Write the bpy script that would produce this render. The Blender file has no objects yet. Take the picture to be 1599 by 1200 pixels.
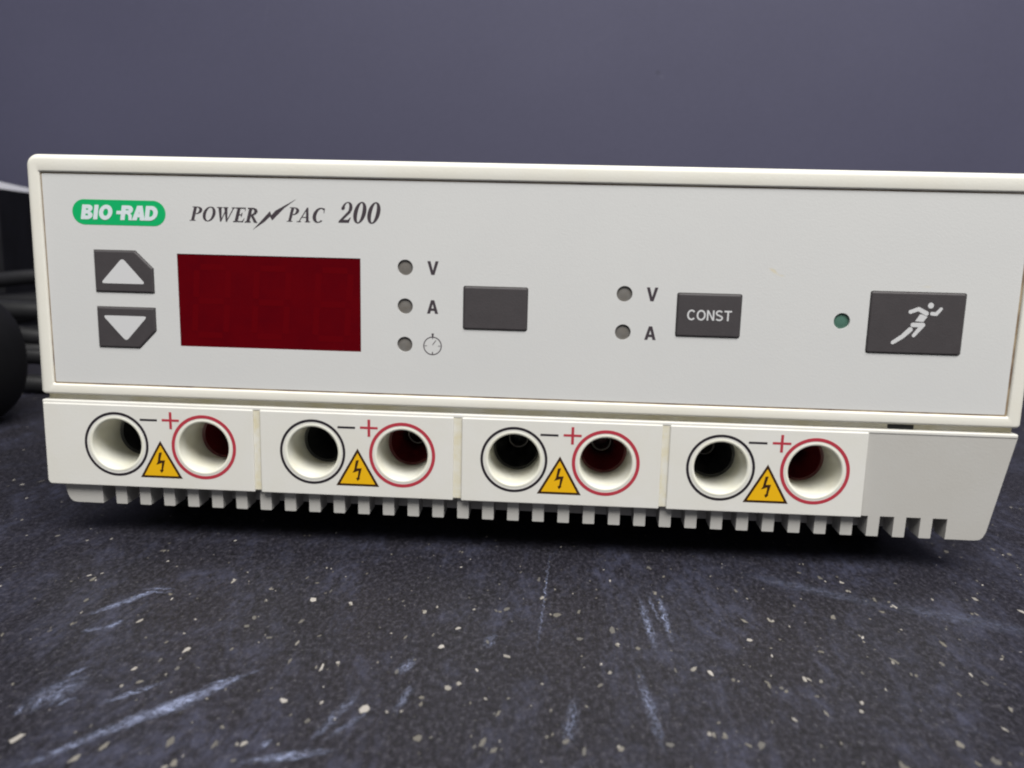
import bpy, bmesh, math, random
from mathutils import Matrix, Vector
random.seed(7)
S = bpy.context.scene
COL = S.collection

# ------------------------------------------------------------------ camera
cam = bpy.data.cameras.new('camera')
co = bpy.data.objects.new('camera', cam)
COL.objects.link(co)
cam.sensor_fit = 'HORIZONTAL'
cam.sensor_width = 36.0
cam.lens = 36.0 * 1300 / 1599
cam.clip_start = 0.005
cam.clip_end = 20
RGT = Vector((0.99794355, 0.05919168, 0.02459703))
DWN = Vector((0.03435416, -0.16993926, -0.98485554))
FWD = Vector((-0.05411525, 0.98367525, -0.17162327))
mw = Matrix.Identity(4)
for i in range(3):
    mw[i][0] = RGT[i]; mw[i][1] = -DWN[i]; mw[i][2] = -FWD[i]
mw[0][3], mw[1][3], mw[2][3] = 0.00909, -0.18297, 0.07249
co.matrix_world = mw
cam.dof.use_dof = True
cam.dof.focus_distance = 0.185
cam.dof.aperture_fstop = 22
S.camera = co

# ------------------------------------------------------------------ light
w = bpy.data.worlds.new('World'); S.world = w; w.use_nodes = True
bg = w.node_tree.nodes['Background']
bg.inputs[0].default_value = (0.92, 0.96, 1.0, 1)
bg.inputs[1].default_value = 0.15

def area(name, loc, target, sx, sy, power, col):
    l = bpy.data.lights.new(name, 'AREA'); l.shape = 'RECTANGLE'
    l.size = sx; l.size_y = sy; l.energy = power; l.color = col
    o = bpy.data.objects.new(name, l); COL.objects.link(o)
    o.location = loc
    o.rotation_euler = (Vector(target) - Vector(loc)).to_track_quat('-Z', 'Y').to_euler()
    return o
area('ceiling_lamp', (0.18, -0.62, 1.10), (0.0, 0.0, 0.05), 1.3, 0.55, 32.5, (1.0, 0.985, 0.95))
area('rear_ceiling_lamp', (0.22, 0.14, 1.4), (0.05, 0.05, 0.0), 1.2, 0.4, 5.0, (1.0, 0.985, 0.95))

S.view_settings.view_transform = 'Standard'
S.view_settings.look = 'None'
S.view_settings.exposure = 0.0
S.view_settings.gamma = 1.0
S.cycles.filter_width = 2.1

# ------------------------------------------------------------------ materials
def mat(name, col, rough=0.5, spec=0.5, mottle=0.0, mscale=60, tint=None, bump=0.0, bscale=2500, coat=0.0):
    m = bpy.data.materials.new(name); m.use_nodes = True
    n = m.node_tree.nodes; L = m.node_tree.links
    b = n['Principled BSDF']
    b.inputs['Base Color'].default_value = (*col, 1)
    b.inputs['Roughness'].default_value = rough
    b.inputs['Specular IOR Level'].default_value = spec
    b.inputs['Coat Weight'].default_value = coat
    b.inputs['Coat Roughness'].default_value = 0.08
    tc = n.new('ShaderNodeTexCoord')
    if mottle > 0:
        nz = n.new('ShaderNodeTexNoise'); nz.inputs['Scale'].default_value = mscale
        nz.inputs['Detail'].default_value = 6; nz.inputs['Roughness'].default_value = 0.65
        L.new(tc.outputs['Object'], nz.inputs['Vector'])
        rp = n.new('ShaderNodeValToRGB')
        rp.color_ramp.elements[0].position = 0.30; rp.color_ramp.elements[1].position = 0.62
        t = tint or tuple(c * (1 - mottle) for c in col)
        rp.color_ramp.elements[0].color = (*t, 1); rp.color_ramp.elements[1].color = (*col, 1)
        L.new(nz.outputs['Fac'], rp.inputs[0]); L.new(rp.outputs[0], b.inputs['Base Color'])
    if bump > 0:
        n2 = n.new('ShaderNodeTexNoise'); n2.inputs['Scale'].default_value = bscale
        n2.inputs['Detail'].default_value = 3
        L.new(tc.outputs['Object'], n2.inputs['Vector'])
        bp = n.new('ShaderNodeBump'); bp.inputs['Strength'].default_value = bump; bp.inputs['Distance'].default_value = 0.0002
        L.new(n2.outputs['Fac'], bp.inputs['Height']); L.new(bp.outputs[0], b.inputs['Normal'])
    return m

M = {}
M['cream'] = mat('cream_plastic', (0.70, 0.685, 0.63), 0.5, 0.3, 0.06, 45, (0.68, 0.655, 0.58), 0.10, 1800)
M['shell'] = M['cream']
M['groove'] = mat('aged_cream_plastic', (0.70, 0.68, 0.60), 0.55, 0.3, 0.3, 60, (0.60, 0.54, 0.34))
M['panel'] = mat('grey_panel_film', (0.575, 0.575, 0.57), 0.5, 0.35, 0.05, 30, (0.56, 0.56, 0.558), 0.12, 3000)
M['jackwhite'] = mat('white_jack_plastic', (0.665, 0.655, 0.625), 0.42, 0.4, 0.05, 60, (0.645, 0.63, 0.58), 0.10, 2200)
M['lip'] = mat('white_sleeve_plastic', (0.73, 0.725, 0.66), 0.40, 0.4, 0.08, 150, (0.70, 0.68, 0.56))
M['residue'] = mat('yellowed_plastic', (0.655, 0.64, 0.585), 0.5, 0.3, 0.2, 240, (0.60, 0.54, 0.36))
M['base'] = mat('grey_base_plastic', (0.485, 0.474, 0.452), 0.55, 0.3, 0.05, 60, (0.47, 0.455, 0.428), 0.12, 2200)
M['rubber'] = mat('charcoal_key_rubber', (0.050, 0.044, 0.047), 0.55, 0.45, 0.12, 250, None, 0.25, 5000)
M['red_window'] = mat('dark_red_filter', (0.094, 0.0006, 0.0030), 0.30, 0.06, 0.30, 130, (0.078, 0.0005, 0.0032))
M['digit'] = mat('faint_red_segment', (0.098, 0.0007, 0.0030), 0.32, 0.06)
M['ink'] = mat('dark_ink', (0.050, 0.040, 0.048), 0.6, 0.2)
M['blackink'] = mat('black_ink', (0.018, 0.014, 0.020), 0.6, 0.2)
M['redink'] = mat('red_ink', (0.40, 0.035, 0.055), 0.6, 0.2)
M['green'] = mat('green_badge_ink', (0.003, 0.37, 0.115), 0.55, 0.2)
M['pale'] = mat('pale_ink', (0.60, 0.66, 0.69), 0.55, 0.2)
M['keyprint'] = mat('key_print', (0.56, 0.56, 0.57), 0.55, 0.2)
M['yellow'] = mat('warning_yellow', (0.73, 0.405, 0.006), 0.5, 0.25)
M['brown'] = mat('dark_brown_ink', (0.035, 0.014, 0.004), 0.6, 0.2)
M['lens'] = mat('grey_led_lens', (0.165, 0.158, 0.15), 0.4, 0.4, 0.2, 400, (0.14, 0.125, 0.108))
M['glens'] = mat('green_led_lens', (0.07, 0.155, 0.12), 0.4, 0.4, 0.2, 400)
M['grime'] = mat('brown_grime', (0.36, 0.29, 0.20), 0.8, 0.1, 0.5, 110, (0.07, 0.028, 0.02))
M['blackplug'] = mat('black_insulator', (0.014, 0.014, 0.015), 0.4, 0.5)
M['redplug'] = mat('red_insulator', (0.10, 0.007, 0.010), 0.35, 0.5)
M['metal'] = mat('contact_metal', (0.3, 0.28, 0.26), 0.45, 0.5); M['metal'].node_tree.nodes['Principled BSDF'].inputs['Metallic'].default_value = 1
M['cable'] = mat('black_cable_rubber', (0.012, 0.012, 0.0135), 0.5, 0.4, 0.2, 120)
M['adapter'] = mat('matte_black_moulding', (0.006, 0.006, 0.007), 0.6, 0.2, 0.2, 120)
M['blackcase'] = mat('matte_black_case', (0.004, 0.004, 0.005), 0.7, 0.15, 0.35, 40, (0.009, 0.009, 0.012))
M['whiteedge'] = mat('white_edge', (0.82, 0.82, 0.88), 0.4, 0.4)
M['foot'] = mat('black_rubber_foot', (0.012, 0.012, 0.012), 0.7, 0.3)

# bench top: dark speckled laminate with grain, haze and rubbed scuff marks
def bench_material():
    m = bpy.data.materials.new('speckled_bench'); m.use_nodes = True
    N = m.node_tree.nodes; L = m.node_tree.links
    b = N['Principled BSDF']
    tc = N.new('ShaderNodeTexCoord')
    def noise(scale, detail=4, rough=0.6, vec=None, dist=0.0):
        z = N.new('ShaderNodeTexNoise'); z.inputs['Scale'].default_value = scale
        z.inputs['Detail'].default_value = detail; z.inputs['Roughness'].default_value = rough
        z.inputs['Distortion'].default_value = dist
        L.new(vec or tc.outputs['Object'], z.inputs['Vector'])
        return z.outputs['Fac']
    def ramp(fac, stops):
        r = N.new('ShaderNodeValToRGB')
        r.color_ramp.elements[0].position, r.color_ramp.elements[0].color = stops[0][0], (*stops[0][1], 1)
        r.color_ramp.elements[1].position, r.color_ramp.elements[1].color = stops[-1][0], (*stops[-1][1], 1)
        for p, c in stops[1:-1]:
            e = r.color_ramp.elements.new(p); e.color = (*c, 1)
        L.new(fac, r.inputs[0]); return r.outputs[0]
    def mix(f, a, c):
        x = N.new('ShaderNodeMix'); x.data_type = 'RGBA'
        if isinstance(f, float): x.inputs[0].default_value = f
        else: L.new(f, x.inputs[0])
        for s, v in ((6, a), (7, c)):
            if isinstance(v, tuple): x.inputs[s].default_value = (*v, 1)
            else: L.new(v, x.inputs[s])
        return x.outputs[2]
    def math_(op, a, c=None):
        x = N.new('ShaderNodeMath'); x.operation = op; x.use_clamp = op in ('MULTIPLY', 'ADD', 'MAXIMUM')
        for s, v in ((0, a), (1, c)):
            if v is None: continue
            if isinstance(v, (int, float)): x.inputs[s].default_value = v
            else: L.new(v, x.inputs[s])
        return x.outputs[0]
    st = N.new('ShaderNodeMapping'); st.inputs['Scale'].default_value = (1.0, 0.5, 1.0); L.new(tc.outputs['Object'], st.inputs['Vector'])
    grain = ramp(noise(1150, 4, 0.8, st.outputs[0]), [(0.38, (0.003, 0.003, 0.004)), (0.5, (0.012, 0.0112, 0.0165)), (0.60, (0.036, 0.0343, 0.046)), (0.71, (0.078, 0.075, 0.080))])
    cloud = ramp(noise(95, 6, 0.7), [(0.34, (0.0095, 0.009, 0.012)), (0.66, (0.022, 0.0207, 0.029))])
    colr = mix(0.26, grain, cloud)
    # fine pale dust between the flecks
    dust = math_('MULTIPLY', ramp(noise(1500, 2, 0.5), [(0.64, (0, 0, 0)), (0.74, (1, 1, 1))]), 0.35)
    colr = mix(dust, colr, (0.15, 0.145, 0.14))
    # bluish haze in soft broken blotches
    hs = N.new('ShaderNodeMapping'); hs.inputs['Scale'].default_value = (1.0, 0.42, 1.0); L.new(tc.outputs['Object'], hs.inputs['Vector'])
    hz = math_('MULTIPLY', ramp(noise(70, 6, 0.72, hs.outputs[0], 0.9), [(0.47, (0, 0, 0)), (0.64, (1, 1, 1))]),
               ramp(noise(460, 5, 0.75, hs.outputs[0]), [(0.40, (0, 0, 0)), (0.60, (1, 1, 1))]))
    colr = mix(math_('MULTIPLY', hz, 0.50), colr, (0.058, 0.062, 0.102))
    # rubbed scuffs: (x mm, y mm, half length, half width, angle deg, strength, streak)
    scuffs = [(-74.5, -32.5, 7.5, 1.1, 60, 1.2), (-71.0, -26.3, 3.5, .5, 5, .9), (-70.3, -28.0, 2.6, .35, 8, .8), (-71.8, -42.5, 2.2, .9, 70, .9), (-74.5, -44.8, 1.7, .8, 30, .8),
              (-69.2, -62.9, 2.0, .5, 55, .9), (-67.7, -64.5, 1.6, .5, 65, .9), (-67.6, -67.2, 2.2, .45, 100, .9), (-65.3, -68.0, 1.6, .5, 60, .9), (-69.4, -68.9, 1.9, .45, 100, .9), (-71.0, -71.2, 1.5, .5, 90, .7), (-68.8, -59.6, 2.4, .5, 70, .6), (-68.5, -66.0, 6.0, 3.0, 70, .42),
              (-50.0, -69.0, 13.0, 1.5, 50, 1.25), (-48.5, -67.8, 6.0, 1.8, 50, 1.1), (-45.0, -62.5, 9.0, .55, 50, .9), (-56.5, -64.8, 5.0, .7, 48, .9), (-58.5, -79.5, 6.0, .9, 52, .8), (-44.0, -59.8, 5.0, .5, 45, .7), (-27.0, -78.4, 6.0, 1.2, 18, .95), (-31.0, -75.8, 1.4, .5, 80, .8),
              (31.8, -28.5, 9.5, 0.7, 91, 1.1), (28.1, -31.0, 10.5, 0.9, 92, 0.8), (30.0, -24.0, 6.5, .35, 95, .8), (8.0, -20.0, 24.0, 0.24, 88, 0.7),
              (-15.0, -52.0, 3.0, 1.2, 70, 0.6), (-13.5, -62.0, 5.0, .8, 80, 0.5), (-1.5, -41.0, 3, 1.0, 80, .5), (25.5, -60.0, 12, 1.0, 94, .5), (13, -66, 7, 1.2, 84, .4),
              (66.0, -11.5, 16.0, 2.6, -28, 0.24), (93.0, -23.0, 18.0, 3.0, -22, 0.20), (-23.0, -68.0, 7.0, .9, 75, 0.5), (-20.5, -70.0, 5.0, .6, 60, 0.5)]
    wn = N.new('ShaderNodeTexNoise'); wn.inputs['Scale'].default_value = 480; wn.inputs['Detail'].default_value = 4; wn.inputs['Roughness'].default_value = .7
    L.new(tc.outputs['Object'], wn.inputs['Vector'])
    wv = N.new('ShaderNodeVectorMath'); wv.operation = 'MULTIPLY_ADD'
    L.new(wn.outputs['Color'], wv.inputs[0]); wv.inputs[1].default_value = (.0022, .0022, 0); 
    wo = N.new('ShaderNodeVectorMath'); wo.operation = 'ADD'; L.new(tc.outputs['Object'], wo.inputs[0]); wo.inputs[1].default_value = (-.0011, -.0011, 0)
    L.new(wo.outputs[0], wv.inputs[2])
    total = None
    for (x, y, a, c, ang, st) in scuffs:
        mp = N.new('ShaderNodeMapping'); mp.vector_type = 'TEXTURE'
        mp.inputs['Location'].default_value = (x / 1000, y / 1000, 0)
        mp.inputs['Rotation'].default_value = (0, 0, math.radians(ang))
        mp.inputs['Scale'].default_value = (a / 1000, c / 1000, 1)
        L.new(wv.outputs[0], mp.inputs['Vector'])
        # wobble the outline
        ln = N.new('ShaderNodeVectorMath'); ln.operation = 'LENGTH'
        sep = N.new('ShaderNodeSeparateXYZ'); L.new(mp.outputs[0], sep.inputs[0])
        cb = N.new('ShaderNodeCombineXYZ'); L.new(sep.outputs[0], cb.inputs[0]); L.new(sep.outputs[1], cb.inputs[1])
        L.new(cb.outputs[0], ln.inputs[0])
        fall = math_('SUBTRACT', 1.15, ln.outputs['Value'])
        fall = math_('MAXIMUM', fall, 0.0)
        sc = N.new('ShaderNodeMapping'); sc.inputs['Scale'].default_value = (max(1.2, a * .30), max(1.0, c * 1.6), 1)
        sc.inputs['Location'].default_value = (x, y, 0)
        L.new(cb.outputs[0], sc.inputs['Vector'])
        nz = ramp(noise(2.0, 6, 0.72, sc.outputs[0], 0.4), [(0.44, (0, 0, 0)), (0.58, (1, 1, 1))])
        g = math_('MULTIPLY', math_('MULTIPLY', fall, nz), st * 1.5)
        total = g if total is None else math_('MAXIMUM', total, g)
    total = math_('MULTIPLY', total, ramp(noise(1100, 3, 0.6), [(0.30, (0.25, 0.25, 0.25)), (0.62, (1, 1, 1))]))
    total = math_('MULTIPLY', total, ramp(noise(360, 5, 0.7), [(0.38, (0.4, 0.4, 0.4)), (0.54, (1, 1, 1))]))
    colr = mix(math_('MULTIPLY', total, 0.9), colr, (0.27, 0.31, 0.47))
    L.new(colr, b.inputs['Base Color'])
    b.inputs['Roughness'].default_value = 0.5
    b.inputs['Specular IOR Level'].default_value = 0.28
    bp = N.new('ShaderNodeBump'); bp.inputs['Strength'].default_value = 0.25; bp.inputs['Distance'].default_value = 0.0002
    L.new(noise(1600, 3, 0.6), bp.inputs['Height']); L.new(bp.outputs[0], b.inputs['Normal'])
    return m
M['bench'] = bench_material()

def fleck_material():
    m = bpy.data.materials.new('pale_stone_fleck'); m.use_nodes = True
    N = m.node_tree.nodes; L = m.node_tree.links; b = N['Principled BSDF']
    g = N.new('ShaderNodeNewGeometry'); r = N.new('ShaderNodeValToRGB')
    e = r.color_ramp.elements
    e[0].position, e[0].color = 0.0, (0.095, 0.09, 0.085, 1)
    e[1].position, e[1].color = 1.0, (0.36, 0.335, 0.31, 1)
    k = e.new(0.45); k.color = (0.12, 0.11, 0.093, 1)
    k = e.new(0.75); k.color = (0.24, 0.222, 0.20, 1)
    L.new(g.outputs['Random Per Island'], r.inputs[0])
    L.new(r.outputs[0], b.inputs['Base Color']); b.inputs['Roughness'].default_value = 0.5
    return m
M['fleck'] = fleck_material()

WALL_MARKS = [(85, 214, 2.4, 1.6, 20, -.55), (88.5, 210.5, 3.2, .8, 40, .3), (130, 292, 14, .7, 12, .16), (367, 317, .8, 26, 3, .12), (40, 243, 30, .7, -28, .07), (-250, 260, 1, 30, 8, .06)]
def wall_material():
    m = bpy.data.materials.new('slate_blue_board'); m.use_nodes = True
    N = m.node_tree.nodes; L = m.node_tree.links; b = N['Principled BSDF']
    tc = N.new('ShaderNodeTexCoord')
    z = N.new('ShaderNodeTexNoise'); z.inputs['Scale'].default_value = 3.0; z.inputs['Detail'].default_value = 8
    z.inputs['Roughness'].default_value = 0.62
    L.new(tc.outputs['Object'], z.inputs['Vector'])
    r = N.new('ShaderNodeValToRGB'); e = r.color_ramp.elements
    e[0].position, e[0].color = 0.35, (0.061, 0.060, 0.101, 1)
    e[1].position, e[1].color = 0.65, (0.068, 0.067, 0.111, 1)
    L.new(z.outputs['Fac'], r.inputs[0])
    f = N.new('ShaderNodeTexNoise'); f.inputs['Scale'].default_value = 420; f.inputs['Detail'].default_value = 3
    L.new(tc.outputs['Object'], f.inputs['Vector'])
    x = N.new('ShaderNodeMix'); x.data_type = 'RGBA'; x.blend_type = 'OVERLAY'; x.inputs[0].default_value = 0.10
    L.new(r.outputs[0], x.inputs[6]); L.new(f.outputs['Fac'], x.inputs[7])
    prev = x.outputs[2]
    for (px, pz, a, c, ang, st) in WALL_MARKS:
        mp = N.new('ShaderNodeMapping'); mp.vector_type = 'TEXTURE'
        mp.inputs['Location'].default_value = (px / 1000, 0, pz / 1000)
        mp.inputs['Rotation'].default_value = (0, math.radians(ang), 0)
        mp.inputs['Scale'].default_value = (a / 1000, 1, c / 1000)
        sp = N.new('ShaderNodeSeparateXYZ'); L.new(tc.outputs['Object'], sp.inputs[0])
        cb = N.new('ShaderNodeCombineXYZ'); L.new(sp.outputs[0], cb.inputs[0]); L.new(sp.outputs[2], cb.inputs[2])
        L.new(cb.outputs[0], mp.inputs['Vector'])
        ln = N.new('ShaderNodeVectorMath'); ln.operation = 'LENGTH'; L.new(mp.outputs[0], ln.inputs[0])
        mr = N.new('ShaderNodeMapRange'); mr.inputs[1].default_value = .4; mr.inputs[2].default_value = 1.0; mr.inputs[3].default_value = abs(st); mr.inputs[4].default_value = 0
        L.new(ln.outputs['Value'], mr.inputs[0])
        m2 = N.new('ShaderNodeMix'); m2.data_type = 'RGBA'; L.new(mr.outputs[0], m2.inputs[0]); L.new(prev, m2.inputs[6])
        m2.inputs[7].default_value = (0.02, 0.02, 0.03, 1) if st < 0 else (0.16, 0.16, 0.22, 1)
        prev = m2.outputs[2]
    L.new(prev, b.inputs['Base Color'])
    b.inputs['Roughness'].default_value = 0.7; b.inputs['Specular IOR Level'].default_value = 0.3
    return m
M['wall'] = wall_material()

# the panel film carries one small yellow smear; give its material that stain
def panel_stain():
    m = M['panel']; N = m.node_tree.nodes; L = m.node_tree.links; b = N['Principled BSDF']
    src = b.inputs['Base Color'].links[0].from_socket
    tc = N.new('ShaderNodeTexCoord')
    prev = src
    for (x, z, a, c, ang, st) in ((54.8, 67.0, 1.5, 0.45, -35, 0.55), (56.2, 66.2, 1.1, 0.25, -10, 0.3), (87.0, 64.6, 1.6, 0.3, 0, 0.15), (-77.8, 57.2, .4, .3, 0, .2)):
        mp = N.new('ShaderNodeMapping'); mp.vector_type = 'TEXTURE'
        mp.inputs['Location'].default_value = (x / 1000, 0, z / 1000)
        mp.inputs['Rotation'].default_value = (0, -math.radians(ang), 0)
        mp.inputs['Scale'].default_value = (a / 1000, 1, c / 1000)
        L.new(tc.outputs['Object'], mp.inputs['Vector'])
        ln = N.new('ShaderNodeVectorMath'); ln.operation = 'LENGTH'; L.new(mp.outputs[0], ln.inputs[0])
        nz = N.new('ShaderNodeTexNoise'); nz.inputs['Scale'].default_value = 900; L.new(tc.outputs['Object'], nz.inputs['Vector'])
        ad = N.new('ShaderNodeMath'); ad.operation = 'MULTIPLY_ADD'; L.new(nz.outputs['Fac'], ad.inputs[0]); ad.inputs[1].default_value = 1.6; L.new(ln.outputs['Value'], ad.inputs[2])
        mr = N.new('ShaderNodeMapRange'); mr.inputs[1].default_value = 1.0; mr.inputs[2].default_value = 1.9
        mr.inputs[3].default_value = st; mr.inputs[4].default_value = 0.0
        L.new(ad.outputs[0], mr.inputs[0])
        x_ = N.new('ShaderNodeMix'); x_.data_type = 'RGBA'; L.new(mr.outputs[0], x_.inputs[0]); L.new(prev, x_.inputs[6])
        x_.inputs[7].default_value = (0.60, 0.50, 0.27, 1)
        prev = x_.outputs[2]
    L.new(prev, b.inputs['Base Color'])
panel_stain()

# ------------------------------------------------------------------ mesh helpers (millimetres; device frame: x right, y back, z up)
ZO = 4.0      # height of the device frame's zero above the bench
XO = 110.0    # device frame starts at its left edge

def link(name, me, m, parent=None):
    o = bpy.data.objects.new(name, me); COL.objects.link(o)
    if m is not None:
        me.materials.clear(); me.materials.append(m)
    if parent is not None: o.parent = parent
    return o

def finish(me, smooth=35):
    if smooth:
        for p in me.polygons: p.use_smooth = True
        me.set_sharp_from_angle(angle=math.radians(smooth))
    return me

def dev(v):           # device millimetres -> metres
    return ((v[0] - XO) / 1000, v[1] / 1000, (v[2] + ZO) / 1000)

def curve_mesh(loops, y0, depth, bevel=0.0, bres=2):
    """flat outline with holes -> (verts in device mm, faces); its front face lies at y0"""
    c = bpy.data.curves.new('outline', 'CURVE'); c.dimensions = '2D'; c.fill_mode = 'BOTH'
    c.extrude = max(depth / 2 - bevel, 0.0); c.bevel_depth = bevel; c.bevel_resolution = bres; c.offset = -bevel
    for lp in loops:
        s = c.splines.new('POLY'); s.points.add(len(lp) - 1)
        for p, q in zip(s.points, lp): p.co = (q[0], q[1], 0, 1)
        s.use_cyclic_u = True
    o = bpy.data.objects.new('outline', c); COL.objects.link(o)
    dg = bpy.context.evaluated_depsgraph_get(); dg.update()
    me = o.evaluated_get(dg).to_mesh()
    cy = y0 + depth / 2
    V = [(v.co.x, cy - v.co.z, v.co.y) for v in me.vertices]
    F = [tuple(p.vertices) for p in me.polygons]
    o.evaluated_get(dg).to_mesh_clear()
    bpy.data.objects.remove(o); bpy.data.curves.remove(c)
    return V, F

def build(name, chunks, m, parent=None, smooth=35, f=dev):
    V, F = [], []
    for v, fc in chunks:
        k = len(V); V += [f(p) for p in v]; F += [tuple(i + k for i in q) for q in fc]
    me = bpy.data.meshes.new(name); me.from_pydata(V, [], F); me.update()
    bm = bmesh.new(); bm.from_mesh(me); bmesh.ops.remove_doubles(bm, verts=bm.verts, dist=1e-7)
    bm.to_mesh(me); bm.free()
    finish(me, smooth)
    return link(name, me, m, parent)

def plate(name, loops, y0, depth, bevel, m, parent, bres=3, smooth=0):
    return build(name, [curve_mesh(loops, y0, depth, bevel, bres)], m, parent, smooth)

def circle(x, z, r, n=56):
    return [(x + r * math.cos(2 * math.pi * i / n), z + r * math.sin(2 * math.pi * i / n)) for i in range(n)]

def rrect(x0, x1, z0, z1, r=0.0, n=6, rb=None):
    """rounded rectangle, same point count for any radius; r top corners, rb bottom corners"""
    rb = r if rb is None else rb
    out = []
    for cx, cz, a0, q in ((x1, z1, 0, r), (x0, z1, 90, r), (x0, z0, 180, rb), (x1, z0, 270, rb)):
        sx = -1 if cx == x1 else 1; sz = -1 if cz == z1 else 1
        for i in range(n + 1):
            a = math.radians(a0 + 90 * i / n)
            out.append((cx + sx * q + q * math.cos(a), cz + sz * q + q * math.sin(a)))
    return out

def rect(x0, x1, z0, z1): return [(x0, z0), (x1, z0), (x1, z1), (x0, z1)]

def loft(rings, close_ends=(False, False)):
    V, F = [], []
    n = len(rings[0])
    for r in rings: V += r
    for k in range(len(rings) - 1):
        for i in range(n):
            j = (i + 1) % n
            F.append((k * n + i, k * n + j, (k + 1) * n + j, (k + 1) * n + i))
    if close_ends[0]: F.append(tuple(range(n))[::-1])
    if close_ends[1]: F.append(tuple((len(rings) - 1) * n + i for i in range(n)))
    return V, F

def lathe(cx, cz, prof, n=48, cap=False):
    rings = [[(cx + r * math.cos(2 * math.pi * i / n), y, cz + r * math.sin(2 * math.pi * i / n)) for i in range(n)] for r, y in prof]
    return loft(rings, (False, cap))

def box(x0, x1, y0, y1, z0, z1):
    V = [(x, y, z) for x in (x0, x1) for y in (y0, y1) for z in (z0, z1)]
    F = [(0, 1, 3, 2), (4, 6, 7, 5), (0, 4, 5, 1), (2, 3, 7, 6), (0, 2, 6, 4), (1, 5, 7, 3)]
    return V, F

def stroke(p, q, wd):   # a straight bar between two points
    d = Vector((q[0] - p[0], q[1] - p[1])); d.normalize(); nn = Vector((-d.y, d.x)) * wd / 2
    return [(p[0] + nn.x, p[1] + nn.y), (p[0] - nn.x, p[1] - nn.y), (q[0] - nn.x, q[1] - nn.y), (q[0] + nn.x, q[1] + nn.y)]

def capsule(pts, w0, w1, n=8):    # rounded tapered limb through the points
    out = []
    chunks = []
    P = [Vector(p) for p in pts]
    for k in range(len(P) - 1):
        a, b = P[k], P[k + 1]
        wa = w0 + (w1 - w0) * k / (len(P) - 1); wb = w0 + (w1 - w0) * (k + 1) / (len(P) - 1)
        d = (b - a); ang = math.atan2(d.y, d.x)
        lp = [(b.x + wb / 2 * math.cos(ang - math.pi / 2 + math.pi * i / n), b.y + wb / 2 * math.sin(ang - math.pi / 2 + math.pi * i / n)) for i in range(n + 1)]
        lp += [(a.x + wa / 2 * math.cos(ang + math.pi / 2 + math.pi * i / n), a.y + wa / 2 * math.sin(ang + math.pi / 2 + math.pi * i / n)) for i in range(n + 1)]
        chunks.append(lp)
    return chunks

def prints(name, shapes, y, m, parent, th=0.03):
    """flat print: every outline its own film, each a hair proud of the one before"""
    ch = []
    for i, s in enumerate(shapes):
        loops = s if isinstance(s[0][0], (tuple, list)) else [s]
        ch.append(curve_mesh(loops, y - th - 0.004 * i, th + 0.004 * i))
    return build(name, ch, m, parent, smooth=0)

def words(name, body, x0, x1, z0, z1, y, m, parent, bold=0.0, shear=0.0, spacing=1.0, th=0.03):
    c = bpy.data.curves.new('words', 'FONT'); c.body = body; c.size = 1.0; c.offset = bold; c.shear = shear
    c.space_character = spacing; c.extrude = 0.0; c.resolution_u = 6
    o = bpy.data.objects.new('words', c); COL.objects.link(o)
    dg = bpy.context.evaluated_depsgraph_get(); dg.update()
    me = o.evaluated_get(dg).to_mesh()
    xs = [v.co.x for v in me.vertices]; ys = [v.co.y for v in me.vertices]
    ax, bx, ay, by = min(xs), max(xs), min(ys), max(ys)
    V = [(x0 + (v.co.x - ax) / (bx - ax) * (x1 - x0), y - th, z0 + (v.co.y - ay) / (by - ay) * (z1 - z0)) for v in me.vertices]
    F = [tuple(p.vertices) for p in me.polygons]
    o.evaluated_get(dg).to_mesh_clear(); bpy.data.objects.remove(o); bpy.data.curves.remove(c)
    return build(name, [(V, F)], m, parent, smooth=0)

# ------------------------------------------------------------------ setting
def wm(v): return (v[0] / 1000, v[1] / 1000, v[2] / 1000)
WALL_Y = 560
t = build('table_top', [box(-900, 900, -500, WALL_Y, -30, 0)], M['bench'], smooth=0, f=wm)
t['kind'] = 'structure'
wl = build('wall', [box(-1400, 1400, WALL_Y + 0.5, WALL_Y + 20, -30, 1300)], M['wall'], smooth=0, f=wm)
wl['kind'] = 'structure'

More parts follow.
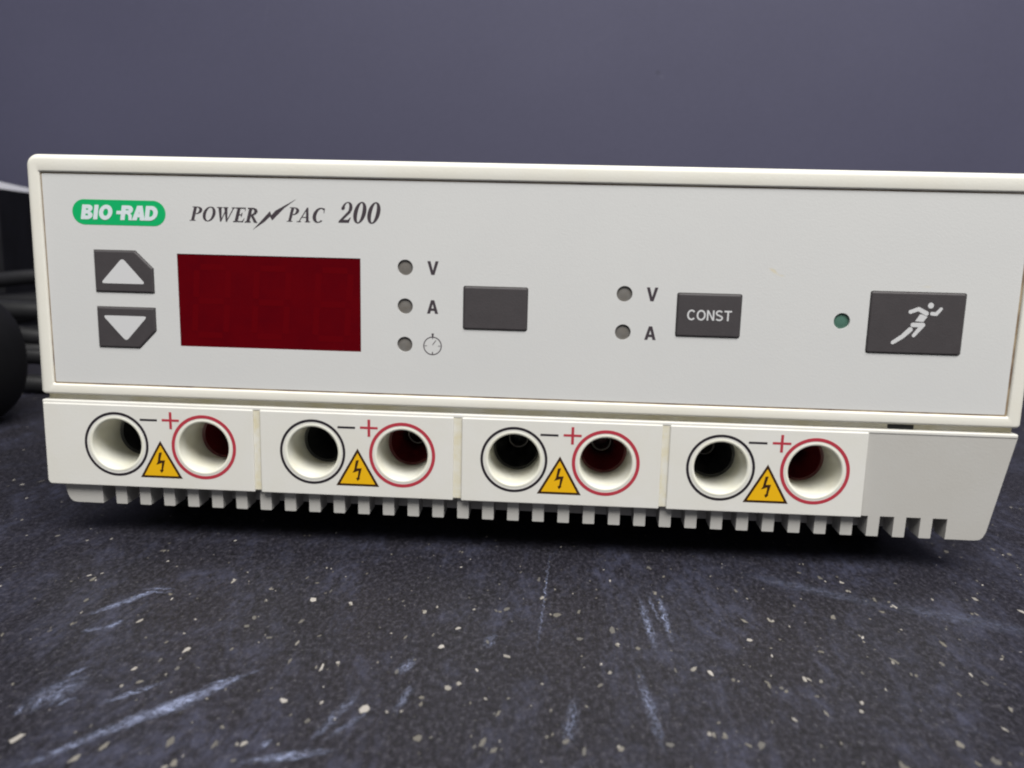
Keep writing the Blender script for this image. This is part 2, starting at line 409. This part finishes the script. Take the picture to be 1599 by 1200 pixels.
FL = [(-79.5, -6.4), (-57.5, -21.0), (-48.4, -24.0), (-42.8, -17.4), (-40.0, -19.8), (-36.0, -23.4), (-38.4, -28.0), (-47.5, -29.4), (-47.1, -37.0), (-47.2, -40.6), (-37.8, -37.5), (-67.7, -40.6), (-67.4, -28.8), (-82.5, -33.1), (-79.0, -42.8), (-54.2, -50.4), (-53.1, -56.8), (-41.5, -44.6), (-35.9, -46.1), (-32.8, -42.9), (-35.2, -52.4), (-29.1, -54.1), (-26.6, -53.0), (-60.0, -57.7), (-57.0, -61.5), (-32.1, -64.7), (-26.8, -69.8), (-38.2, -76.8), (-34.1, -76.2), (-34.2, -80.2), (-44.7, -76.7), (-41.9, -81.6), (-55.9, -82.0), (-53.4, -78.6), (-66.7, -78.1), (-89.1, -48.6), (-30.5, -28.8), (-20.4, -26.6), (-13.2, -28.5), (-15.3, -31.1), (7.5, -21.8), (0.6, -27.9), (-1.4, -28.8), (15.0, -27.5), (10.6, -29.5), (-17.1, -41.8), (-12.2, -40.2), (-8.0, -37.2), (-10.0, -44.5), (-2.0, -41.9), (1.9, -47.0), (21.1, -34.6), (14.9, -39.0), (21.6, -40.7), (25.3, -41.5), (31.1, -17.0), (22.0, -11.4), (31.2, -2.9), (34.0, -7.8), (-16.3, -54.2), (-2.9, -52.2), (-10.8, -61.6), (-19.0, -65.8), (-7.0, -58.3), (-5.4, -56.8), (17.9, -55.0), (31.1, -48.7), (1.7, -64.9), (0.1, -72.6), (1.8, -74.4), (12.1, -71.3), (14.8, -73.3), (20.2, -72.3), (27.4, -70.5), (-9.5, -72.5), (6.6, -12.4), (-12.3, 1.6), (44.4, -6.4), (48.5, -13.7), (64.9, -1.9), (67.3, 3.4), (68.9, -4.2), (72.8, -6.4), (72.6, -10.9), (76.9, -14.9), (79.5, -15.7), (79.9, -18.0), (76.3, -20.7), (89.3, -13.5), (98.7, -12.0), (95.3, -19.7), (86.0, -27.3), (105.5, -17.4), (47.2, -28.1), (52.2, -27.1), (46.4, -36.0), (65.4, -24.5), (68.3, -32.6), (58.5, -39.2), (59.0, -19.8), (82.6, -33.8), (79.0, -41.5), (90.8, -38.5), (82.4, -44.8), (83.5, -47.7), (71.9, -45.9), (70.8, -41.2), (37.0, -49.0), (34.3, -48.0), (40.5, -50.9), (46.2, -51.9), (48.1, -52.7), (52.8, -49.5), (55.4, -49.9), (53.3, -54.8), (53.2, -59.8), (47.7, -62.0), (60.0, -56.0), (33.7, -67.2), (35.9, -67.9), (39.0, -69.6), (41.0, -69.3), (83.6, -55.7), (79.6, -61.5), (70.8, -66.3), (73.9, -70.0), (60.0, -72.4), (71.2, -71.0), (202.4, 165.4), (140.5, 54.8), (105.2, 15.9), (117.7, 19.2), (118.3, 15.4), (120.0, 16.1), (159.0, 94.4), (-147.3, 41.5), (-142.3, 37.7), (-108.7, 0.0), (-123.8, 9.6), (-88.5, -21.5), (-86.8, -23.6), (-90.5, -24.8)]
V, F = [], []
def fleck(x, y, size, asp):
    n = random.choice((4, 5, 5, 6)); a0 = random.random() * 6.283; ang = random.random() * math.pi
    k = len(V); ca, sa = math.cos(ang), math.sin(ang)
    h = random.uniform(0.03, 0.06)
    for i in range(n):
        a = a0 + 6.283 * (i + random.uniform(-.28, .28)) / n; r = size * random.uniform(.7, 1.1)
        u, v = r * math.cos(a), r * asp * math.sin(a)
        V.append((x + .85 * (u * ca - v * sa), y + 1.55 * (u * sa + v * ca), h))
    F.append(tuple(range(k, k + n)))
for x, y in FL:
    fleck(x, y, random.uniform(0.5, 1.05), random.uniform(.35, .75))
    if random.random() < .25: fleck(x + random.uniform(-1, 1), y + random.uniform(-1, 1), random.uniform(.3, .6), .6)
for i in range(2400):
    x, y = random.uniform(-300, 300), random.uniform(-110, 330)
    fleck(x, y, random.choice((.12, .16, .2, .25, .35)) * random.uniform(.8, 1.3), random.uniform(.4, .9))
for i in range(230):
    fleck(random.uniform(-115, 120), random.uniform(-88, 25), random.uniform(.2, .5), random.uniform(.4, .85))
for i in range(420):
    x, y = random.uniform(-380, 380), random.uniform(20, 400)
    fleck(x, y, random.uniform(0.5, 1.2), random.uniform(.35, .8))
fo = build('stone_flecks', [(V, F)], M['fleck'], smooth=0, f=wm)
fo['kind'] = 'stuff'

# ------------------------------------------------------------------ the power supply
ps = bpy.data.objects.new('power_supply', None); COL.objects.link(ps)
ps.empty_display_size = 0.05
ps['label'] = 'cream laboratory power supply with dark red display and four pairs of round jacks'
ps['category'] = 'power supply'

# bezel: a rounded outer wall turning over the front edge and down into the panel recess
X0, X1, Z0, Z1 = -0.1, 220.0, 30.55, 84.45
def hl(i, ib, r, rb, y):      # loop inset by i at the sides/top and ib at the bottom
    return [(x, y, z) for x, z in rrect(X0 + i, X1 - i, Z0 + ib, Z1 - i, r, 8, rb)]
BV = 1.25
rings = [hl(0, 0, 2.6, 0.9, 8.0), hl(0, 0, 2.6, 0.9, BV)]
for k in range(1, 7):
    a = math.pi / 2 * k / 6
    i = BV * (1 - math.cos(a)); ib = 0.55 * (1 - math.cos(a)); y = BV - BV * math.sin(a)
    yb = y
    rings.append([(x, (BV - BV * math.sin(a)) if z > Z0 + 6 else 0.55 * (1 - math.sin(a)) + (0 if k else 0), z)
                  for x, y_, z in hl(i, ib, 2.6 - i, max(.9 - ib, .3), y)])
def inner(e, y): return [(x, y, z) for x, z in rrect(3.0 + e, 217.0 - e, 33.0 + e, 80.6 - e, 0.35, 8)]
rings += [inner(-0.42, 0.0), inner(-0.26, 0.05), inner(-0.1, 0.18), inner(0.0, 0.42), inner(0.05, 1.5)]
bezel = loft(rings)
shell = curve_mesh([rrect(0.15, 219.75, 30.8, 84.2, 2.5, 8, 0.8)], 3.0, 207.0, 0.8, 2)
build('housing', [bezel, shell], M['cream'], ps, 40)
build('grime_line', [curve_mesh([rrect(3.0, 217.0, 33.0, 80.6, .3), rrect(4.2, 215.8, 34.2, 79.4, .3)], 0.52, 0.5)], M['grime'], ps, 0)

# control panel film with its cut-outs
LEDS = [(84.8, 61.72), (84.8, 53.2), (84.75, 44.65), (133.1, 57.3), (133.1, 48.9), (180.0, 52.78)]
YP = 0.47
up = [(14.3, 63.75), (23.8, 63.75), (27.75, 59.95), (27.75, 54.45), (14.3, 54.45)]
dn = [(14.3, 51.05), (27.75, 51.05), (27.75, 45.85), (23.8, 41.85), (14.3, 41.85)]
def grow(lp, e):
    cx = sum(p[0] for p in lp) / len(lp); cz = sum(p[1] for p in lp) / len(lp)
    hx = max(abs(p[0] - cx) for p in lp); hz = max(abs(p[1] - cz) for p in lp)
    return [(cx + (x - cx) * (1 + e / hx), cz + (z - cz) * (1 + e / hz)) for x, z in lp]
K1 = rrect(97.85, 111.95, 48.5, 57.95, .45); K2 = rrect(144.6, 158.37, 48.4, 57.8, .45); K3 = rrect(185.62, 205.5, 46.1, 59.35, .5)
DISP = (33.3, 74.82, 42.62, 63.42)
holes = [circle(x, z, 1.72) for x, z in LEDS] + [grow(l, .12) for l in (up, dn, K1, K2, K3)] + [rect(*DISP)]
plate('control_panel', [rrect(3.3, 216.5, 33.38, 80.28, .3)] + holes, YP, 1.6, 0.0, M['panel'], ps, smooth=0)

# display with the ghost of three seven-segment digits
ds = plate('display', [rect(DISP[0] + .03, DISP[1] - .03, DISP[2] + .03, DISP[3] - .03)], YP + 0.10, 1.2, 0.0, M['red_window'], ps, smooth=0)
for n, (xl, sl) in enumerate(((37.2, 0.0), (50.9, 0.0), (64.9, 0.0))):
    W_, H0, H1, HM = 7.2, 45.3, 60.6, 53.0
    sh = lambda x, z: (x + (z - 53) * 0.075, z)
    wd = 1.35
    for a, b in (((0, H0), (W_, H0)), ((0, HM), (W_, HM)), ((0, H1), (W_, H1)), ((0, H0), (0, HM)), ((W_, H0), (W_, HM)), ((0, HM), (0, H1)), ((W_, HM), (W_, H1))):
        d = Vector((b[0] - a[0], b[1] - a[1])).normalized() * 0.8
        p = sh(xl + a[0] + d.x, a[1] + d.y); q = sh(xl + b[0] - d.x, b[1] - d.y)
        prints('digit_segment', [stroke(p, q, wd)], YP + 0.10, M['digit'], ds, 0.02)

for i, (x, z) in enumerate(LEDS):
    g = (i == 5)
    o = build('indicator_light', [lathe(x, z, [(1.71, 1.9), (1.71, 1.05), (1.45, 0.95), (0.9, 0.86), (0.3, 0.82)], 32, True)], M['glens' if g else 'lens'], ps)
    o['label'] = ['round grey indicator beside the upper left V', 'round grey indicator beside the left A', 'round grey indicator beside the clock symbol',
                  'round grey indicator beside the right V', 'round grey indicator beside the right A', 'round green indicator left of the runner key'][i]

YK = 0.12
def key(lp, label):
    o = plate('button', [lp], YK, 1.4, 0.42, M['rubber'], ps, 3, 0); o['label'] = label; return o
ku = key(up, 'charcoal key with white up arrow'); kd = key(dn, 'charcoal key with white down arrow')
k1 = key(K1, 'blank charcoal key'); k2 = key(K2, 'charcoal key marked CONST'); k3 = key(K3, 'large charcoal key with running figure')
def rtri(a, b, c, r):   # triangle with rounded corners
    P = [Vector(p) for p in (a, b, c)]; out = []
    for i in range(3):
        p, q, s = P[i], P[i - 1], P[(i + 1) % 3]
        u = (q - p).normalized() * r; v = (s - p).normalized() * r
        for k in range(5):
            f = k / 4; out.append(tuple((p + u * (1 - f) ** 2 + v * f ** 2)))
    return out
prints('arrow', [rtri((20.85, 62.15), (15.6, 56.42), (25.95, 56.42), .9)], YK, M['keyprint'], ku)
prints('arrow', [rtri((20.8, 43.35), (15.6, 49.15), (26.0, 49.15), .9)], YK, M['keyprint'], kd)

run = [circle(198.2, 56.66, .62, 20)]
run += capsule([(194.1, 55.2), (195.75, 55.85)], 0.83, 0.83) + capsule([(195.75, 55.85), (197.45, 54.95)], 0.88, 0.96)
run += capsule([(198.6, 54.93), (199.5, 54.88)], 0.78, 0.78) + capsule([(199.5, 54.88), (200.4, 56.0)], 0.78, 0.67)
run += [[(196.15, 54.75), (196.5, 54.72), (197.5, 54.35), (197.75, 54.3), (196.95, 53.12), (195.25, 53.22)]]
run += capsule([(194.85, 52.42), (196.95, 52.46)], 0.96, 0.96) + capsule([(196.95, 52.46), (195.25, 50.15)], 0.92, 0.75)
run += capsule([(194.4, 51.4), (192.9, 49.85)], 1.05, 0.92) + capsule([(192.9, 49.85), (191.0, 48.5)], 0.92, 0.78)
prints('running_figure', run, YK, M['keyprint'], k3)

# badge and lettering
def pill(x0, x1, z0, z1): return rrect(x0, x1, z0, z1, (z1 - z0) / 2 - .001, 14)
bd = prints('logo_badge', [pill(9.85, 31.15, 69.32, 74.85)], YP, M['green'], ps)
prints('badge_lettering', [[(19.9, 71.75), (21.6, 71.75), (21.75, 72.5), (20.05, 72.5)]], YP - .036, M['pale'], bd)

def arc(cx, cz, rx, rz, ix, iz, a0, a1, n=20, dx=0.0):
    A = [math.radians(a0 + (a1 - a0) * i / n) for i in range(n + 1)]
    return [(cx + rx * math.cos(a), cz + rz * math.sin(a)) for a in A] + [(cx + dx + ix * math.cos(a), cz + iz * math.sin(a)) for a in reversed(A)]
def ring(cx, cz, rx, rz, ix, iz, n=32): return [[(cx + rx * math.cos(6.28318 * i / n), cz + rz * math.sin(6.28318 * i / n)) for i in range(n)],
                                               [(cx + ix * math.cos(6.28318 * i / n), cz + iz * math.sin(6.28318 * i / n)) for i in range(n)]]
G = {}
G['P'] = ([rect(.08, .29, 0, 1), rect(-.02, .40, 0, .055), rect(-.02, .34, .945, 1), arc(.30, .735, .40, .265, .18, .205, -90, 90)], .70)
G['R'] = ([rect(.08, .29, 0, 1), rect(-.02, .38, 0, .055), rect(-.02, .34, .945, 1), arc(.30, .745, .38, .255, .17, .195, -90, 90), [(.27, .50), (.44, .50), (.78, .05), (.84, 0), (.62, 0)]], .84)
G['O'] = ([ring(.42, .5, .43, .52, .22, .455)], .84)
G['W'] = ([[(0.0, 1), (.22, 1), (.43, .0), (.33, 0)], [(.34, 0), (.41, 0), (.62, .96), (.56, .96)], [(.40, 1), (.62, 1), (.83, 0), (.73, 0)], [(.74, 0), (.80, 0), (1.10, 1), (1.03, 1)],
           rect(-.08, .28, .95, 1), rect(.34, .68, .95, 1), rect(.92, 1.18, .95, 1)], 1.14)
G['E'] = ([rect(.08, .29, 0, 1), rect(-.02, .66, 0, .06), rect(-.02, .64, .94, 1), rect(.27, .48, .48, .54), rect(.44, .49, .38, .64), [(.58, .94), (.64, .94), (.64, .74)], [(.58, .06), (.70, .28), (.66, .06)]], .70)
G['A'] = ([[(.02, 0), (.09, 0), (.44, .86), (.40, 1)], [(.40, 1), (.50, 1), (.78, 0), (.58, 0), (.36, .9)], rect(.18, .62, .30, .355), rect(-.10, .22, 0, .05), rect(.50, .88, 0, .05)], .86)
G['C'] = ([arc(.46, .5, .47, .52, .24, .45, 52, 312, 28, .03), [(.68, .98), (.74, .98), (.78, .66), (.74, .66)]], .82)
G['2'] = ([arc(.34, .68, .30, .32, .13, .27, -28, 172, 20, -.02), circle(.12, .70, .10, 16), [(.47, .60), (.60, .50), (.28, .17), (.02, 0), (.02, .08)], [(.02, 0), (.60, 0), (.66, .26), (.61, .26), (.52, .15), (.10, .14)]], .72)
G['0'] = ([ring(.34, .5, .35, .52, .125, .46)], .74)
def sans(t):
    g = {}
    g['C'] = ([arc(.46, .5, .45, .52, .45 - t, .52 - t * .95, 42, 318, 26)], .86)
    g['O'] = ([ring(.47, .5, .46, .52, .46 - t, .52 - t * .95)], .94)
    g['N'] = ([rect(0, t, 0, 1), rect(.60, .60 + t, 0, 1), [(.02, .99), (t * 1.1, .99), (.58 + t, .01), (.60 - t * .1, .01)]], .60 + t)
    g['S'] = ([arc(.39, .735, .37, .285, .37 - t, .285 - t * .9, 25, 270, 22), arc(.39, .265, .39, .285, .39 - t, .285 - t * .9, -155, 90, 22)], .79)
    g['T'] = ([rect(0, .76, 1 - t * .95, 1), rect(.38 - t / 2, .38 + t / 2, 0, 1 - t * .9)], .76)
    g['V'] = ([[(0, 1), (t * 1.12, 1), (.43, t * 1.45), (.86 - t * 1.12, 1), (.86, 1), (.43 + t * .58, 0), (.43 - t * .58, 0)]], .86)
    g['A'] = ([[(0, 0), (t * 1.12, 0), (.43, 1 - t * 1.35), (.86 - t * 1.12, 0), (.86, 0), (.43 + t * .6, 1), (.43 - t * .6, 1)], rect(.20, .66, .21, .21 + t * .85)], .86)
    g['I'] = ([rect(0, t, 0, 1)], t)
    h = t * .88
    g['B'] = ([rect(0, t, 0, 1), rect(t * .9, .44, 1 - h, 1), rect(t * .9, .46, .5 - h / 2 + .01, .5 + h / 2 + .01), rect(t * .9, .46, 0, h),
               arc(.43, .745, .31, .255, .31 - t, .255 - h, -90, 90, 14), arc(.45, .27, .34, .27, .34 - t, .27 - h, -90, 90, 14)], .79)
    g['R'] = ([rect(0, t, 0, 1), rect(t * .9, .46, 1 - h, 1), rect(t * .9, .46, .41, .41 + h), arc(.45, .705, .33, .295, .33 - t, .295 - h, -90, 90, 14),
               [(.34, .43), (.60, .47), (.74, .34), (.76, .05), (.80, 0), (.56, 0), (.52, .28), (.44, .40)]], .80)
    g['D'] = ([rect(0, t, 0, 1), rect(t * .9, .36, 1 - h, 1), rect(t * .9, .36, 0, h), arc(.35, .5, .48, .5, .48 - t, .5 - h, -90, 90, 20)], .83)
    return g
def serif(text, x0, x1, z0, h, shear, gap=.10, G=G):
    adv, xs = 0, []
    for ch in text: xs.append(adv); adv += G[ch][1] + gap
    adv -= gap
    sx = (x1 - x0 - shear * h) / adv
    out = []
    for ch, ox in zip(text, xs):
        for s in G[ch][0]:
            loops = s if isinstance(s[0][0], (tuple, list)) else [s]
            out.append([[(x0 + (ox + u) * sx + shear * v * h, z0 + v * h) for u, v in lp] for lp in loops])
    return out
prints('lettering', serif('POWER', 36.6, 52.7, 70.72, 3.12, .27), YP, M['ink'], ps, .02)
prints('lettering', serif('PAC', 58.5, 67.3, 71.02, 3.12, .27), YP, M['ink'], ps, .02)
prints('lettering', serif('200', 69.9, 79.95, 71.08, 4.5, .22, .04), YP, M['ink'], ps, .02)
# the flash between the two words
prints('flash_mark', [[(50.75, 69.05), (52.4, 70.75), (54.75, 73.2), (55.05, 72.35), (56.0, 73.35), (60.75, 75.95), (58.0, 73.95), (55.2, 71.2), (54.7, 72.0), (53.6, 70.95)]], YP, M['ink'], ps, .02)
HV = sans(.29)
prints('badge_lettering', serif('BIO', 11.7, 19.35, 70.5, 3.2, .17, .06, HV), YP - .04, M['pale'], bd, .02)
prints('badge_lettering', serif('RAD', 20.75, 29.65, 70.5, 3.2, .17, -.02, HV), YP - .04, M['pale'], bd, .02)
BO = sans(.165)
prints('lettering', serif('CONST', 146.8, 156.4, 52.05, 2.22, 0, .11, BO), YK, M['keyprint'], k2, .02)
BV_ = sans(.215)
for ch, x, z in (('V', 90.95, 61.75), ('A', 90.95, 53.2), ('V', 139.1, 57.35), ('A', 139.1, 48.87)):
    prints('lettering', serif(ch, x - 1.25, x + 1.25, z - 1.5, 3.0, 0, .1, BV_), YP, M['ink'], ps, .02)
ck = (91.0, 44.5)
prints('clock_symbol', [ring(*ck, 2.08, 2.08, 1.86, 1.86, 40), [(90.75, 47.3), (91.3, 47.3), (91.06, 46.0), (90.98, 46.0)], stroke((91.0, 44.7), (91.75, 45.75), .16),
                        stroke((89.2, 44.5), (89.75, 44.5), .12), stroke((92.25, 44.5), (92.8, 44.5), .12), stroke((91.0, 42.65), (91.0, 43.15), .22)], YP, M['ink'], ps, .02)

# ---- base tray: sloping grey front, cream rim, vent fins
YB0, ZT, ZB, DR = 0.08, 28.4, 4.25, 0.055     # front at the top, its top, its bottom, backward slope
def by(z): return YB0 + (ZT - z) * DR
SLT = 9.05
def tilt(ch): return [[(x, y + (ZT - z) * DR, z) for x, y, z in ch[0]], ch[1]]
xl = lambda z: -0.02 + (ZT - z) * .172
xr = lambda z: 219.72 - (ZT - z) * .160
LB, RB = 12.4, 207.4
front = [(xl(ZT), ZT), (xl(ZB + 2), ZB + 2), (xl(ZB + .9) + .35, ZB + .75), (xl(ZB) + .9, ZB + .15), (xl(ZB) + 2, ZB), (LB, ZB), (LB, SLT), (RB, SLT), (RB, ZB),
         (xr(ZB) - 2, ZB), (xr(ZB) - .9, ZB + .15), (xr(ZB + .9) - .35, ZB + .75), (xr(ZB + 2), ZB + 2), (xr(ZT), ZT)]
JH = [circle(17.35 + 46.27 * i + s, 19.25, 6.7) for i in range(4) for s in (0, 20.72)]
fw = tilt(curve_mesh([front] + JH, YB0, 5.4))
def tubring(y, i): return [(xl(ZT) + i, y + ZT * 0, ZT), (xl(ZB) + 1 + i, y, ZB + .05), (xr(ZB) - 1 - i, y, ZB + .05), (xr(ZT) - i, y, ZT)]
tub = loft([tubring(8.6, .1), tubring(204, .1)], (False, True))
back = curve_mesh([[(xl(ZT) + .1, ZT), (xl(ZB) + 1.1, ZB + .05), (xr(ZB) - 1.1, ZB + .05), (xr(ZT) - .1, ZT)]] + JH, 8.5, .5)
base = build('base', [fw, back, tub], M['base'], ps, 0)
fin_me = None
NF = 33
pitch = (RB - LB) / (NF + 0.55)
fins = []
for k in range(NF):
    x = LB + pitch * (k + .55)
    if k == 0:
        f0 = build('fin', [tilt(curve_mesh([[(-1.32, SLT), (-1.32, ZB + .12), (-1.2, ZB), (1.2, ZB), (1.32, ZB + .12), (1.32, SLT)]], YB0, 5.4))], M['base'], base, 0,
                   f=lambda v: (v[0] / 1000, v[1] / 1000, (v[2] + ZO) / 1000))
        o = f0
    else:
        o = f0.copy(); COL.objects.link(o)
    o.parent = base; o.location = ((x + 1.32 - XO) / 1000, 0, 0)
# cream rim on top of the base, the recessed channel above it and the black latch slot
plate('rim', [rrect(-0.05, 219.75, 28.3, 29.2, .3)], -0.06, 3.2, 0.26, M['jackwhite'], ps)
build('channel', [curve_mesh([rect(0.9, 218.9, 28.6, 31.5)], 1.5, 3.0)], M['groove'], ps, 0)
build('latch_slot', [curve_mesh([rect(192.3, 197.9, 29.25, 30.2)], 1.4, .3)], M['blackplug'], ps, 0)
for x, y in ((22, 30), (198, 30), (22, 185), (198, 185)):
    build('foot', [loft([[(x + r * math.cos(a * .2618), y + r * math.sin(a * .2618), z) for a in range(24)] for r, z in ((6.4, 3.7), (6.2, -3.5), (5.6, -4.0))], (False, True))], M['foot'], ps)

# ---- jack blocks
BX = [(0.2, 49.85), (51.4, 96.1), (97.95, 142.95), (144.6, 187.9)]
YJ = -0.35
DX, ZC, RH = 20.72, 19.25, 5.8
build('divider_back', [curve_mesh([rect(.6, 187.5, 9.6, 28.35)] + [circle(17.35 + 46.27 * i + s, ZC, 6.6) for i in range(4) for s in (0, DX)], 0.02, 1.1)], M['residue'], ps, 0)
nth = ['leftmost', 'second', 'third', 'rightmost']
for i, (a, b) in enumerate(BX):
    cx = 17.35 + 46.27 * i
    lp = rrect(a, b, 9.05, 28.5, .25, 6, .25)
    if i == 0: lp = lp[:14] + [(a + 1.1 - 1.1 * math.cos(q * .2618), 10.15 - 1.1 * math.sin(q * .2618)) for q in range(7)] + lp[21:]
    jb = plate('jack_block', [lp, circle(cx, ZC, RH + .3), circle(cx + DX, ZC, RH + .3)], YJ, 1.5 if i else 1.5, 0.24, M['jackwhite'], ps)
    jb['label'] = nth[i] + ' white block with one black ringed and one red ringed jack'
    for red in (0, 1):
        x = cx + DX * red
        sk = build('socket', [lathe(x, ZC, [(RH + .78, YJ + .10), (RH + .74, YJ - .03), (RH + .5, YJ - .08), (RH + .26, YJ - .05), (RH + .09, YJ + .10), (RH, YJ + .5),
                                             (RH - .08, YJ + 2), (RH - .22, 11.6)], 64)], M['lip'], jb)
        sk['label'] = 'white sleeve of the ' + ('red' if red else 'black') + ' ringed jack'
        pm = M['redplug'] if red else M['blackplug']
        build('socket_core', [lathe(x, ZC, [(RH - .1, 11.5), (5.0, 12.0), (4.7, 13.5), (3.5, 16.5), (3.0, 17.6), (2.9, 26), (.4, 26)], 40, True)], pm, jb)
        build('contact_pin', [lathe(x, ZC, [(2.6, 26), (2.6, 21.2), (2.4, 21.0), (2.2, 21.0), (2.15, 21.3), (2.15, 26)], 28)], M['metal'], jb)
        ro = 7.62 if red else 7.62; ri = ro - (.76 if red else .60)
        prints('ring_mark', [[circle(x, ZC, ro, 64), circle(x, ZC, ri, 64)]], YJ, M['redink' if red else 'blackink'], jb)
    prints('minus_mark', [rect(cx + 5.85, cx + 9.9, 25.02, 25.5)], YJ, M['blackink'], jb)
    prints('plus_mark', [rect(cx + 11.05, cx + 15.1, 25.08, 25.62), rect(cx + 12.78, cx + 13.4, 23.3, 27.3)], YJ, M['redink'], jb)
    c = cx + 10.42
    wt = prints('warning_triangle', [[(c, 20.45), (c - 5.0, 11.55), (c + 5.0, 11.55)]], YJ, M['brown'], jb)
    prints('yellow_field', [[(c, 19.35), (c - 4.05, 12.08), (c + 4.05, 12.08)]], YJ - .04, M['yellow'], jb, .02)
    prints('shock_symbol', [[(c - .38, 17.62), (c + .32, 17.72), (c - .18, 15.75), (c + .98, 15.82), (c + .46, 13.65), (c + .55, 13.36), (c - .02, 12.78), (c - .34, 13.45), (c + .02, 13.62), (c + .22, 15.2), (c - 1.15, 14.7), (c - .78, 15.4)]], YJ - .075, M['brown'], jb, .02)

# ------------------------------------------------------------------ things at the left edge
def tube(pts, r, n=12):
    rings = []
    P = [Vector(p) for p in pts]
    for k, p in enumerate(P):
        d = (P[min(k + 1, len(P) - 1)] - P[max(k - 1, 0)]).normalized()
        s = d.cross(Vector((0, 0, 1))).normalized(); u = s.cross(d)
        rings.append([tuple(p + (s * math.cos(6.28318 * i / n) + u * math.sin(6.28318 * i / n)) * r) for i in range(n)])
    return loft(rings, (True, True))
pts = []
rr = [68, 73, 66, 72, 65, 71, 67]
zz = [4.3, 10.5, 17.5, 23.5, 30.0, 36.5, 43.0]
N = 6 * 48
for k in range(N + 1):
    a = 2 * math.pi * k / 48; tt = k / 48; i = int(min(tt, 5.999)); f = tt - i; f = f * f * (3 - 2 * f)
    r = rr[i] * (1 - f) + rr[i + 1] * f; z = zz[i] * (1 - f) + zz[i + 1] * f
    z += 3.4 * math.sin(a * 1.37 + 1.0) * min(1, z / 8)
    pts.append((-226 + r * math.sin(a), 236 + r * math.cos(a), max(z, 4.3)))
o = build('power_cable', [tube(pts, 4.1, 14)], M['cable'], None, 60, f=wm)
o['label'] = 'coiled black cable lying behind the left side of the cream device'; o['category'] = 'cable'

# rounded black moulding cut by the left frame edge
V, F = [], []
NU, NV = 40, 24
def sgn(v, e): return math.copysign(abs(v) ** e, v)
for j in range(NV + 1):
    b = -math.pi / 2 + math.pi * j / NV
    for i in range(NU):
        a = 2 * math.pi * i / NU
        x = 19 * sgn(math.cos(b), .72) * sgn(math.cos(a), .8); y = 24 * sgn(math.cos(b), .72) * sgn(math.sin(a), .8); z = 25.5 * sgn(math.sin(b), .8)
        x -= max(0, z + 6) ** 2 * .007
        V.append((-208.5 + x, 104 + y, 25.5 + z))
for j in range(NV):
    for i in range(NU):
        k = (i + 1) % NU
        F.append((j * NU + i, j * NU + k, (j + 1) * NU + k, (j + 1) * NU + i))
o = build('power_adapter', [(V, F)], M['adapter'], None, 60, f=wm)
o['label'] = 'smooth rounded black moulding in front of the coiled cable, cut off by the photo edge'; o['category'] = 'adapter'

# black case with a thin white upper edge, its side running away towards the wall
cs = bpy.data.objects.new('black_case', None); COL.objects.link(cs)
cs['label'] = 'black case with thin white top edge standing behind the coiled cable'; cs['category'] = 'case'
A_, B_ = Vector((-335, 340)), Vector((-392, 480))
d = (B_ - A_).normalized(); nrm = Vector((d.y, -d.x))
P0 = A_ - d * 60; P1 = A_ + d * 190
q = [P0, P1, P1 - nrm * 160, P0 - nrm * 160]
H = 98
def lev(ins, z):
    c = sum(q, Vector((0, 0))) / 4
    return [tuple(p + (c - p).normalized() * ins) + (z,) for p in q]
build('case_body', [loft([lev(0, 0), [(p[0], p[1], H - hh - .05) for p, hh in zip(lev(0, 0), (4.4, .8, .8, 4.4))]], (True, True))], M['blackcase'], cs, 0, f=wm)
def wed(lower):     # a bevelled white edge that thins out towards the wall
    out = []
    for k, (hh) in enumerate((4.4, .8, .8, 4.4)):
        p = lev(-.5 if lower else hh * .8, 0)[k]
        out.append((p[0], p[1], H - (hh if lower else 0)))
    return out
build('lid', [loft([wed(True), wed(False)], (True, True))], M['whiteedge'], cs, 0, f=wm)
